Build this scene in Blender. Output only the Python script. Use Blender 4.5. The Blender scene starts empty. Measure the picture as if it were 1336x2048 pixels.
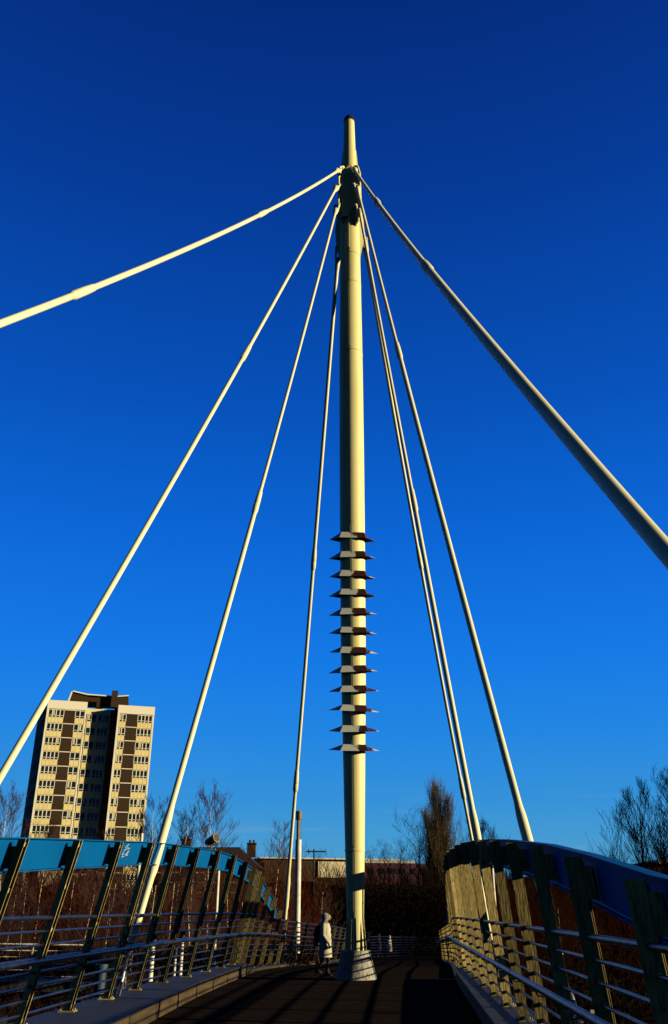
import bpy, math, random
from mathutils import Vector, Matrix
random.seed(7)
S = bpy.context.scene
C = S.collection
R = math.radians
PI = math.pi

# ------------------------------------------------------------------ camera
cam_d = bpy.data.cameras.new("camera")
cam = bpy.data.objects.new("camera", cam_d); C.objects.link(cam)
PITCH = 25.043
cam.location = (0, 0, 1.7); cam.rotation_euler = (R(90 + PITCH), 0, 0)
cam_d.sensor_fit = 'VERTICAL'; cam_d.sensor_height = 36; cam_d.lens = 29.76
cam_d.clip_end = 3000; cam_d.clip_start = 0.05
S.camera = cam

# ------------------------------------------------------------------ sky, sun, exposure
SUN_AZ = 100.0   # clockwise from +Y (view direction): low sun to the right, slightly behind the camera
SUN_EL = 12.0
W = bpy.data.worlds.new("World"); S.world = W; W.use_nodes = True
wn = W.node_tree; wn.nodes.clear()
def N(nt, kind, **kw):
    n = nt.nodes.new(kind)
    for k, v in kw.items(): setattr(n, k, v)
    return n
out = N(wn, 'ShaderNodeOutputWorld'); bg = N(wn, 'ShaderNodeBackground')
sky = N(wn, 'ShaderNodeTexSky', sky_type='NISHITA'); sky.sun_disc = False
sky.sun_elevation = R(SUN_EL); sky.sun_rotation = R(SUN_AZ); sky.air_density = 1.0; sky.dust_density = 0.2; sky.ozone_density = 3.0
bg.inputs['Strength'].default_value = 0.1
tc = N(wn, 'ShaderNodeTexCoord')
nrm = N(wn, 'ShaderNodeVectorMath', operation='NORMALIZE'); wn.links.new(tc.outputs['Generated'], nrm.inputs[0])
sep = N(wn, 'ShaderNodeSeparateXYZ'); wn.links.new(nrm.outputs[0], sep.inputs[0])
ramp = N(wn, 'ShaderNodeValToRGB'); wn.links.new(sep.outputs['Z'], ramp.inputs['Fac'])
cr = ramp.color_ramp; cr.interpolation = 'LINEAR'
def srgb(r, g, b):
    f = lambda c: (c / 255 / 12.92) if c / 255 <= .04045 else ((c / 255 + .055) / 1.055) ** 2.4
    return (f(r), f(g), f(b))
stops = [(0.0, srgb(78, 158, 205)), (0.06, srgb(66, 154, 208)), (0.11, srgb(46, 143, 216)), (0.18, srgb(26, 132, 226)), (0.26, srgb(12, 120, 230)),
         (0.40, srgb(2, 100, 212)), (0.53, srgb(0, 80, 185)), (0.70, srgb(0, 58, 152)), (0.83, srgb(0, 42, 124)), (1.0, srgb(0, 26, 88))]
while len(cr.elements) < len(stops): cr.elements.new(0.5)
for e, (p_, c_) in zip(cr.elements, stops):
    e.position = p_; e.color = (c_[0], c_[1], c_[2], 1)
# added dimming of the sky outside the view cone, so shaded sides stay dark
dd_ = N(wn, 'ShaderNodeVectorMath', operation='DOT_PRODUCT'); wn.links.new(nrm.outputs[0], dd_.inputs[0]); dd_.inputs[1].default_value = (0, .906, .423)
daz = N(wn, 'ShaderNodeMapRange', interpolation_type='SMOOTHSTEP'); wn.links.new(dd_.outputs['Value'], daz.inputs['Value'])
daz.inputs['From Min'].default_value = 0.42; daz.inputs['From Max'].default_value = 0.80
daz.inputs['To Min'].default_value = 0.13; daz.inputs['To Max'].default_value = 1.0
# a few thin wisps of cloud low over the trees
mp = N(wn, 'ShaderNodeMapping'); wn.links.new(nrm.outputs[0], mp.inputs[0]); mp.inputs['Scale'].default_value = (7, 7, 60)
nz = N(wn, 'ShaderNodeTexNoise'); wn.links.new(mp.outputs[0], nz.inputs[0]); nz.inputs['Scale'].default_value = 1.0; nz.inputs['Detail'].default_value = 6
cl = N(wn, 'ShaderNodeMapRange'); wn.links.new(nz.outputs['Fac'], cl.inputs['Value'])
cl.inputs['From Min'].default_value = .56; cl.inputs['From Max'].default_value = .75; cl.inputs['To Max'].default_value = .3
band = N(wn, 'ShaderNodeMapRange'); wn.links.new(sep.outputs['Z'], band.inputs['Value'])
band.inputs['From Min'].default_value = .13; band.inputs['From Max'].default_value = .07
cmul = N(wn, 'ShaderNodeMath', operation='MULTIPLY'); wn.links.new(cl.outputs[0], cmul.inputs[0]); wn.links.new(band.outputs[0], cmul.inputs[1])
cmix = N(wn, 'ShaderNodeMix', data_type='RGBA'); wn.links.new(cmul.outputs[0], cmix.inputs['Factor']); wn.links.new(ramp.outputs[0], cmix.inputs[6])
cmix.inputs[7].default_value = (.28, .38, .55, 1)
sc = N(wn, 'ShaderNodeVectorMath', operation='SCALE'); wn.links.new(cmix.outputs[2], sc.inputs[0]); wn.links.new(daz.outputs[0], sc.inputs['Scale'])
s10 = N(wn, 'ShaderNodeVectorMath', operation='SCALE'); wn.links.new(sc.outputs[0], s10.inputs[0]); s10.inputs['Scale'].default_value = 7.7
smix = N(wn, 'ShaderNodeMix', data_type='RGBA'); smix.inputs['Factor'].default_value = 0.97
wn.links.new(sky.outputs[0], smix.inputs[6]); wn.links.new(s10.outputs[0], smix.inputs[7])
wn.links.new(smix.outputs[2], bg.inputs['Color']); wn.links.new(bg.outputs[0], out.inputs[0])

sun_d = bpy.data.lights.new("sun", 'SUN'); sun_d.energy = 5.0; sun_d.angle = R(0.5); sun_d.color = (1.0, 0.83, 0.50)
sun = bpy.data.objects.new("sun", sun_d); C.objects.link(sun)
sv = Vector((math.sin(R(SUN_AZ)) * math.cos(R(SUN_EL)), math.cos(R(SUN_AZ)) * math.cos(R(SUN_EL)), math.sin(R(SUN_EL))))
sun.rotation_euler = sv.to_track_quat('Z', 'Y').to_euler()
S.view_settings.view_transform = 'Standard'; S.view_settings.look = 'None'
S.view_settings.exposure = 0.4; S.view_settings.gamma = 1.0
S.cycles.max_bounces = 4; S.cycles.diffuse_bounces = 0

# ------------------------------------------------------------------ materials
def mat(name, col, rough=.6, metal=0., col2=None, scale=4., stretch=(1, 1, 1), lo=.4, hi=.65, bump=0., coords='Object', spec=.4, extra=None):
    m = bpy.data.materials.new(name); m.use_nodes = True; nt = m.node_tree
    b = nt.nodes['Principled BSDF']
    b.inputs['Base Color'].default_value = (*col, 1); b.inputs['Roughness'].default_value = rough; b.inputs['Metallic'].default_value = metal
    b.inputs['Specular IOR Level'].default_value = spec
    t = N(nt, 'ShaderNodeTexCoord'); mpn = N(nt, 'ShaderNodeMapping'); nt.links.new(t.outputs[coords], mpn.inputs[0]); mpn.inputs['Scale'].default_value = stretch
    n1 = N(nt, 'ShaderNodeTexNoise'); n1.inputs['Scale'].default_value = scale; n1.inputs['Detail'].default_value = 8; nt.links.new(mpn.outputs[0], n1.inputs[0])
    if col2 is not None:
        mr = N(nt, 'ShaderNodeMapRange'); mr.inputs['From Min'].default_value = lo; mr.inputs['From Max'].default_value = hi; nt.links.new(n1.outputs['Fac'], mr.inputs['Value'])
        mx = N(nt, 'ShaderNodeMix', data_type='RGBA'); nt.links.new(mr.outputs[0], mx.inputs['Factor'])
        mx.inputs[6].default_value = (*col, 1); mx.inputs[7].default_value = (*col2, 1); nt.links.new(mx.outputs[2], b.inputs['Base Color'])
    if bump:
        bp = N(nt, 'ShaderNodeBump'); bp.inputs['Strength'].default_value = bump; bp.inputs['Distance'].default_value = .02
        nt.links.new(n1.outputs['Fac'], bp.inputs['Height']); nt.links.new(bp.outputs[0], b.inputs['Normal'])
    return m
M = {}
M['cream'] = mat('cream_paint', (.80, .74, .35), .5, 0, (.68, .62, .27), 1.2, (3, 3, .35), .45, .75)
M['cable'] = mat('cable_paint', (.80, .79, .52), .5, 0, (.70, .68, .42), 2.0, (1, 1, .5), .5, .8)
M['cap'] = mat('dark_cap', (.05, .02, .02), .4, .3)
M['steel'] = mat('brushed_steel', (.095, .11, .145), .36, .9, (.035, .035, .05), 9, (1, 1, 1), .45, .7)
M['post'] = mat('weathered_post', (.46, .36, .13), .65, .0, (.17, .13, .05), 6, (6, 6, 1.2), .42, .70, .3, 'Object', .2)
def vary(m, lo, hi):
    nt = m.node_tree; b = nt.nodes['Principled BSDF']; src = b.inputs['Base Color'].links[0].from_socket
    oi = N(nt, 'ShaderNodeObjectInfo'); mr = N(nt, 'ShaderNodeMapRange'); mr.inputs['To Min'].default_value = lo; mr.inputs['To Max'].default_value = hi; nt.links.new(oi.outputs['Random'], mr.inputs['Value'])
    sc_ = N(nt, 'ShaderNodeVectorMath', operation='SCALE'); nt.links.new(src, sc_.inputs[0]); nt.links.new(mr.outputs[0], sc_.inputs['Scale']); nt.links.new(sc_.outputs[0], b.inputs['Base Color'])
vary(M['post'], .35, 1.75)
M['blue'] = mat('blue_paint', (.0, .10, .33), .6, 0, (.0, .075, .27), 1.5, (1, 1, 1), .4, .75, spec=.08)
M['slab'] = mat('grey_slab', (.024, .030, .042), .65, 0, (.012, .014, .02), 14, (1, 1, 1), .42, .62, .5)
M['kerbface'] = mat('kerb_face', (.07, .045, .014), .85, 0, (.03, .018, .006), 3, (1, .3, 4), .4, .65, .3)
M['under'] = mat('dark_steel', (.03, .03, .035), .6, .2)
M['ground'] = mat('dark_soil', (.010, .007, .003), .95, 0, (.006, .005, .002), .3, (1, 1, 1), .4, .6, .6, 'Object', 0.)
M['twig'] = mat('brown_twig', (.055, .0085, .0015), .95, 0, (.012, .0025, .001), 3, spec=0.)
M['crowntwig'] = mat('crown_twig', (.05, .017, .012), .95, 0, (.02, .008, .006), 3)
M['scrub'] = mat('scrub_twig', (.026, .006, .002), .95, 0, (.006, .002, .001), 2, spec=0.)
M['twigdark'] = mat('dark_twig', (.006, .004, .002), .95, 0, (.012, .006, .003), 2, spec=0.)
M['poplar'] = mat('poplar_twig', (.075, .052, .02), .95, 0, (.02, .014, .006), .5, (1, 1, 1), .4, .6)
M['birch'] = mat('birch_bark', (.75, .60, .36), .8, 0, (.30, .20, .10), 5, (1, 1, 3), .55, .65)
M['white'] = mat('white_paint', (.72, .68, .58), .4, .0, (.55, .5, .42), 3)
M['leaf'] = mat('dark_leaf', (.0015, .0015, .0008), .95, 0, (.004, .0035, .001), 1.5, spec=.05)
M['concrete'] = mat('cone_concrete', (.36, .36, .34), .75, .1, (.16, .15, .12), 22, (1, 1, .25), .4, .65, .5)
M['glass'] = mat('dark_glass', (.012, .02, .03), .08, 0)
M['facade'] = mat('pale_facade', (.95, .86, .48), .75, 0, (.88, .77, .40), .8)
M['spandrel'] = mat('yellow_spandrel', (.95, .80, .36), .75, 0, (.86, .69, .28), 1.3)
M['frame'] = mat('window_frame', (.95, .92, .74), .5)
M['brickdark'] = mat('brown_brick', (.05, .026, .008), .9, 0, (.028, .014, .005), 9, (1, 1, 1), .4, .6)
M['roofdark'] = mat('dark_roof', (.02, .012, .008), .8, 0, (.03, .02, .012), 3)
M['housebrick'] = mat('house_brick', (.06, .03, .018), .9, 0, (.12, .10, .08), 1.3, (1, 1, 1), .58, .66)
M['palewall'] = mat('pale_render', (.80, .72, .50), .8, 0, (.62, .50, .32), .7)
M['magenta'] = mat('purple_cladding', (.09, .015, .05), .6, 0, (.03, .01, .02), 3, (3, 1, 1), .5, .6)
M['coat'] = mat('quilted_coat', (.50, .47, .36), .8, 0, (.36, .34, .26), 6)
M['black'] = mat('black_cloth', (.008, .008, .01), .8)
M['skin'] = mat('skin', (.42, .24, .15), .6)
M['lilac'] = mat('pale_bag', (.30, .26, .42), .6)
M['hood'] = mat('grey_hood', (.28, .28, .29), .85, 0, (.18, .18, .2), 9)
M['yellowlamp'] = mat('cast_housing', (.20, .17, .10), .6, .1, (.08, .07, .04), 14)
M['pipe'] = mat('pipe_paint', (.01, .05, .10), .6, 0, (.01, .03, .06), 3)

def deck_mat():
    m = mat('deck_boards', (.028, .020, .017), .95, 0, (.010, .008, .007), 3, (.6, 9, 1), .4, .65, .0, 'Object', .0)
    nt = m.node_tree; b = nt.nodes['Principled BSDF']
    t = N(nt, 'ShaderNodeTexCoord'); w = N(nt, 'ShaderNodeTexWave', bands_direction='Y'); w.inputs['Scale'].default_value = 2.2; w.inputs['Distortion'].default_value = .1
    nt.links.new(t.outputs['Object'], w.inputs[0])
    r = N(nt, 'ShaderNodeMapRange'); r.inputs['From Min'].default_value = 0; r.inputs['From Max'].default_value = .25; nt.links.new(w.outputs['Fac'], r.inputs['Value'])
    bp = N(nt, 'ShaderNodeBump'); bp.inputs['Strength'].default_value = .7; bp.inputs['Distance'].default_value = .012
    nt.links.new(r.outputs[0], bp.inputs['Height']); nt.links.new(bp.outputs[0], b.inputs['Normal'])
    return m
M['deck'] = deck_mat()

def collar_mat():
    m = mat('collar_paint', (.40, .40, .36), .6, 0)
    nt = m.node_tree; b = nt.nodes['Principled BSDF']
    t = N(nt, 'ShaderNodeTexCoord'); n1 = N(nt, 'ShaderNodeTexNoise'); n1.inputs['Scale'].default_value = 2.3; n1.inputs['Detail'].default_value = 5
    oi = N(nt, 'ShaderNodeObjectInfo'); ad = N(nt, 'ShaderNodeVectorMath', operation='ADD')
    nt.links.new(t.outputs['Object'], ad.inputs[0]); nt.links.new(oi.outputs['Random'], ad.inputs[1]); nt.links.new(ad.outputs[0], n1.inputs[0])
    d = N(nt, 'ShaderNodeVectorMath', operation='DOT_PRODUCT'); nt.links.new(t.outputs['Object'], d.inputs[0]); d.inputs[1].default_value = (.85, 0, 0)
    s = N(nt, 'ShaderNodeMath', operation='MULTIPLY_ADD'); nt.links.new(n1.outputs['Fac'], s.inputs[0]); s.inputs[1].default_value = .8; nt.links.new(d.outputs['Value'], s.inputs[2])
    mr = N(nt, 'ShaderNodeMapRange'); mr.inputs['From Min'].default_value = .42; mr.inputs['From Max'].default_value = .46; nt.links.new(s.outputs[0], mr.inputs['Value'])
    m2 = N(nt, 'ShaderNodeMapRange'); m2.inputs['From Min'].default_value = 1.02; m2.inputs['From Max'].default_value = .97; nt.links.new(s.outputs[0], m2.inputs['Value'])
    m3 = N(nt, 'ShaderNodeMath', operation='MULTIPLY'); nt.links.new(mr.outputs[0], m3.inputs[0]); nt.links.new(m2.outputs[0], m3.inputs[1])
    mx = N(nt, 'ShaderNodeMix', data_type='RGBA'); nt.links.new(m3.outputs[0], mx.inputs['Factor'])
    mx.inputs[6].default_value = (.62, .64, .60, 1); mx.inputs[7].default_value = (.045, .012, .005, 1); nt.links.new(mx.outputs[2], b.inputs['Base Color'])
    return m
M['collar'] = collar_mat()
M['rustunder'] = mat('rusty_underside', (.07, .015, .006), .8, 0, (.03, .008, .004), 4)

# ------------------------------------------------------------------ mesh building
class MB:
    def __init__(s): s.v = []; s.f = []; s.mi = []; s.cur = 0
    def face(s, idx): s.f.append(idx); s.mi.append(s.cur)
    def box(s, c, size, mtx=None):
        c = Vector(c); hx, hy, hz = size[0] / 2, size[1] / 2, size[2] / 2; o = len(s.v)
        for dx, dy, dz_ in ((-1,-1,-1),(1,-1,-1),(1,1,-1),(-1,1,-1),(-1,-1,1),(1,-1,1),(1,1,1),(-1,1,1)):
            p = Vector((dx * hx, dy * hy, dz_ * hz))
            if mtx is not None: p = mtx @ p
            s.v.append(p + c)
        for q in ((3,2,1,0),(4,5,6,7),(0,1,5,4),(1,2,6,5),(2,3,7,6),(3,0,4,7)): s.face([o + i for i in q])
    def hexa(s, p8):   # bottom 4 (ccw from above), top 4
        o = len(s.v); s.v += [Vector(p) for p in p8]
        for q in ((3,2,1,0),(4,5,6,7),(0,1,5,4),(1,2,6,5),(2,3,7,6),(3,0,4,7)): s.face([o + i for i in q])
    def tube(s, pts, rad, n=8, cap=True):
        pts = [Vector(p) for p in pts]
        if not hasattr(rad, '__len__'): rad = [rad] * len(pts)
        o = len(s.v); ref = None
        for i, p in enumerate(pts):
            a = pts[max(0, i - 1)]; b = pts[min(len(pts) - 1, i + 1)]; d = (b - a)
            d = d.normalized() if d.length > 1e-9 else Vector((0, 0, 1))
            if ref is None: ref = Vector((1, 0, 0)) if abs(d.x) < .9 else Vector((0, 1, 0))
            u = (ref - d * ref.dot(d)).normalized(); w = d.cross(u); ref = u
            for k in range(n):
                t = 2 * PI * k / n; s.v.append(p + (u * math.cos(t) + w * math.sin(t)) * rad[i])
        for i in range(len(pts) - 1):
            for k in range(n):
                a = o + i * n + k; b = o + i * n + (k + 1) % n; s.face([a, b, b + n, a + n])
        if cap:
            s.face([o + k for k in range(n)][::-1]); s.face([o + (len(pts) - 1) * n + k for k in range(n)])
    def lathe(s, prof, n=32, c=(0, 0, 0), closed=False, rot=0):   # prof: (r, z) ; offset c may be function of z
        o = len(s.v)
        for r, z in prof:
            for k in range(n):
                t = 2 * PI * (k + rot) / n; s.v.append(Vector((c[0] + r * math.cos(t), c[1] + r * math.sin(t), c[2] + z)))
        m = len(prof)
        for i in range(m if closed else m - 1):
            j = (i + 1) % m
            for k in range(n):
                k2 = (k + 1) % n; s.face([o + i * n + k, o + i * n + k2, o + j * n + k2, o + j * n + k])
        if not closed:
            if prof[0][0] > 1e-4: s.face([o + k for k in range(n)][::-1])
            if prof[-1][0] > 1e-4: s.face([o + (m - 1) * n + k for k in range(n)])
    def plate(s, poly, nvec, th):    # polygon (list of 3D points) extruded both sides along nvec
        nv = Vector(nvec).normalized() * th / 2; o = len(s.v); k = len(poly)
        s.v += [Vector(p) - nv for p in poly] + [Vector(p) + nv for p in poly]
        s.face([o + i for i in range(k)][::-1]); s.face([o + k + i for i in range(k)])
        for i in range(k):
            j = (i + 1) % k; s.face([o + i, o + j, o + k + j, o + k + i])
    def loft(s, rings, n=16):   # rings: (cx, cy, cz, rx, ry)
        o = len(s.v)
        for cx, cy, cz, rx, ry in rings:
            for k in range(n):
                t = 2 * PI * k / n; s.v.append(Vector((cx + rx * math.cos(t), cy + ry * math.sin(t), cz)))
        for i in range(len(rings) - 1):
            for k in range(n):
                k2 = (k + 1) % n; s.face([o + i * n + k, o + i * n + k2, o + (i + 1) * n + k2, o + (i + 1) * n + k])
        s.face([o + k for k in range(n)][::-1]); s.face([o + (len(rings) - 1) * n + k for k in range(n)])
    def mesh(s, name, mats, smooth=False, origin=(0, 0, 0)):
        me = bpy.data.meshes.new(name); og = Vector(origin)
        me.from_pydata([tuple(v - og) for v in s.v], [], s.f)
        if not isinstance(mats, (list, tuple)): mats = [mats]
        for m in mats: me.materials.append(m)
        me.polygons.foreach_set('material_index', s.mi)
        if smooth: me.shade_smooth(); 
        me.update()
        return me
    def build(s, name, mats, parent=None, smooth=False, origin=None):
        og = origin if origin is not None else (0, 0, 0)
        me = s.mesh(name, mats, smooth, og)
        if smooth:
            try: me.set_sharp_from_angle(angle=R(40))
            except Exception: pass
        o = bpy.data.objects.new(name, me); C.objects.link(o)
        o.location = og
        if parent is not None:
            o.parent = parent; o.location = Vector(og) - wloc(parent)
        return o
def wloc(o):
    v = Vector(o.location); p = o.parent
    while p is not None: v += Vector(p.location); p = p.parent
    return v
def tag(o, label=None, cat=None, group=None, kind=None):
    if label: o['label'] = label
    if cat: o['category'] = cat
    if group: o['group'] = group
    if kind: o['kind'] = kind
    return o
def empty(name, loc, label, cat, group=None):
    o = bpy.data.objects.new(name, None); C.objects.link(o); o.location = loc; o.empty_display_size = .2
    return tag(o, label, cat, group)
def copy_tree(o, parent=None):
    c = o.copy(); C.objects.link(c); c.parent = parent
    for ch in [x for x in o.children]: copy_tree(ch, c)
    return c
def interp(pts, Y):
    if Y <= pts[0][0]: a, b = pts[0], pts[1]
    elif Y >= pts[-1][0]: a, b = pts[-2], pts[-1]
    else:
        for a, b in zip(pts, pts[1:]):
            if a[0] <= Y <= b[0]: break
    return a[1] + (b[1] - a[1]) * (Y - a[0]) / (b[0] - a[0])
def dz(Y):
    t = Y - 28; return -.04 * (t + math.sqrt(t * t + 9)) / 2

# ------------------------------------------------------------------ ground, deck
GZ = -6.0
def ground_h(x, y):
    h = GZ + .5 * math.sin(x * .11 + 1) * math.sin(y * .07) + .25 * math.sin(x * .37) * math.cos(y * .29)
    bank = max(0, min(1, (y - 92) / 30)); h += 9.0 * bank * bank * (3 - 2 * bank)
    if x > 10:
        b2 = max(0, min(1, (x - 14) / 22)) * max(0, min(1, (y + 20) / 40)); h += 3.2 * b2 * b2 * (3 - 2 * b2)
    return h
g = MB(); nx, ny = 120, 120
xs = [-300 + 600 * ((i / nx)) for i in range(nx + 1)]; ys = [-60 + 460 * (j / ny) for j in range(ny + 1)]
for y in ys:
    for x in xs: g.v.append(Vector((x, y, ground_h(x, y))))
for j in range(ny):
    for i in range(nx):
        a = j * (nx + 1) + i; g.face([a, a + 1, a + nx + 2, a + nx + 1])
tag(g.build('ground', M['ground'], smooth=True), kind='structure')
g = MB(); g.v = [Vector(p) for p in ((-3000, -3000, GZ - .8), (3000, -3000, GZ - .8), (3000, 3000, GZ - .8), (-3000, 3000, GZ - .8))]; g.face([0, 1, 2, 3])
tag(g.build('ground', M['ground']), kind='structure')

KL = [(-20, -3.35), (0, -3.25), (9, -3.15), (15.9, -3.02), (20.3, -2.9), (26.4, -2.53), (30, -2.45), (33, -2.25), (35, -2.1), (37, -1.9), (39, -1.6), (41, -1.2), (43, -.75), (46, -.15), (50, .4), (55, 1.05), (62, 1.9), (68, 2.9), (73, 5.0), (76, 8.5)]
BL = [(-20, -4.5), (0, -4.42), (9, -4.32), (11.1, -4.28), (12.95, -4.16), (14.8, -4.03), (16.7, -3.91), (18.55, -3.8), (20.3, -3.62), (22, -3.38), (23.8, -3.18), (25.5, -3.02), (27, -2.9), (28.2, -2.88), (29.2, -2.81), (31, -2.68), (33, -2.53), (35, -2.38), (37, -2.2), (39, -1.9), (41, -1.48), (43, -1.02), (46, -.42), (50, .12), (55, .75), (62, 1.6), (68, 2.6)]
BR = [(-20, 1.3), (0, 1.72), (23, 3.28), (27, 3.62), (31, 4.06), (35, 4.52), (39, 4.97), (43, 5.3), (47, 5.62), (55, 6.3), (62, 7.2), (68, 8.6), (73, 10.5)]
KR = [(-20, .6), (0, 1.15), (23.3, 3.0), (25.5, 3.22), (31, 3.85), (39, 4.75), (47, 5.4), (62, 7.0), (73, 10.2)]

d = MB(); rows = []
Y = -18.0
while Y <= 76:
    xl = interp(KL, Y); xr = interp(KR, Y); o = len(d.v)
    for x, z in ((xl, dz(Y)), (xr, dz(Y))): d.v.append(Vector((x, Y, z)))
    d.v.append(Vector((xr + .9, Y, dz(Y) - .02))); d.v.append(Vector((xr + .9, Y, dz(Y) - .55)))
    d.v.append(Vector((xl - 1.0, Y, dz(Y) - .55))); d.v.append(Vector((xl - 1.0, Y, dz(Y) - .02)))
    rows.append(o); Y += 1.0
for a, b in zip(rows, rows[1:]):
    for k in range(6):
        k2 = (k + 1) % 6; d.cur = 0 if k == 0 else 1
        d.face([a + k, a + k2, b + k2, b + k])
tag(d.build('bridge_deck', [M['deck'], M['under']]), kind='structure')
# landing at the far end
d = MB()
for a, b in (((-20 + 21, 66.0), (22, 82)),):
    z = dz(72) - .012
    d.hexa([(a[0], a[1], z - .6), (b[0], a[1], z - .6), (b[0], b[1], z - .6), (a[0], b[1], z - .6), (a[0], a[1], dz(66) - .03), (b[0], a[1], dz(66) - .03), (b[0], b[1], dz(80)), (a[0], b[1], dz(80))])
tag(d.build('bridge_landing', [M['deck']]), kind='structure')

# kerb ledges, slab by slab
def ledge(K, B, sgn, y0, y1, h, over, name):
    m = MB(); y = y0; L = 1.15
    while y < y1 - .01:
        ya, yb = y + .008, min(y + L, y1) - .008
        pts = []
        for yy in (ya, yb):
            xi = interp(K, yy); xo = interp(B, yy) + sgn * over
            pts.append((xi, xo, dz(yy)))
        (xi0, xo0, z0), (xi1, xo1, z1) = pts
        if sgn < 0: xi0, xo0, xi1, xo1 = xo0, xi0, xo1, xi1
        m.cur = 1   # riser
        m.hexa([(xi0, ya, z0 - .5), (xo0, ya, z0 - .5), (xo1, yb, z1 - .5), (xi1, yb, z1 - .5), (xi0, ya, z0 + h - .03), (xo0, ya, z0 + h - .03), (xo1, yb, z1 + h - .03), (xi1, yb, z1 + h - .03)])
        m.cur = 0
        e = .03
        m.hexa([(xi0 - e, ya, z0 + h - .03), (xo0 + e, ya, z0 + h - .03), (xo1 + e, yb, z1 + h - .03), (xi1 - e, yb, z1 + h - .03), (xi0 - e, ya, z0 + h), (xo0 + e, ya, z0 + h), (xo1 + e, yb, z1 + h), (xi1 - e, yb, z1 + h)])
        y += L
    return tag(m.build(name, [M['slab'], M['kerbface']]), kind='structure')
ledge(KL, BL, -1, -18, 28.0, .28, .25, 'kerb')
ledge(KL, BL, -1, 28.3, 66, .09, .12, 'kerb')
ledge(KR, BR, 1, -18, 25.5, .28, .25, 'kerb')
ledge(KR, BR, 1, 25.8, 66, .09, .12, 'kerb')

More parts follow.
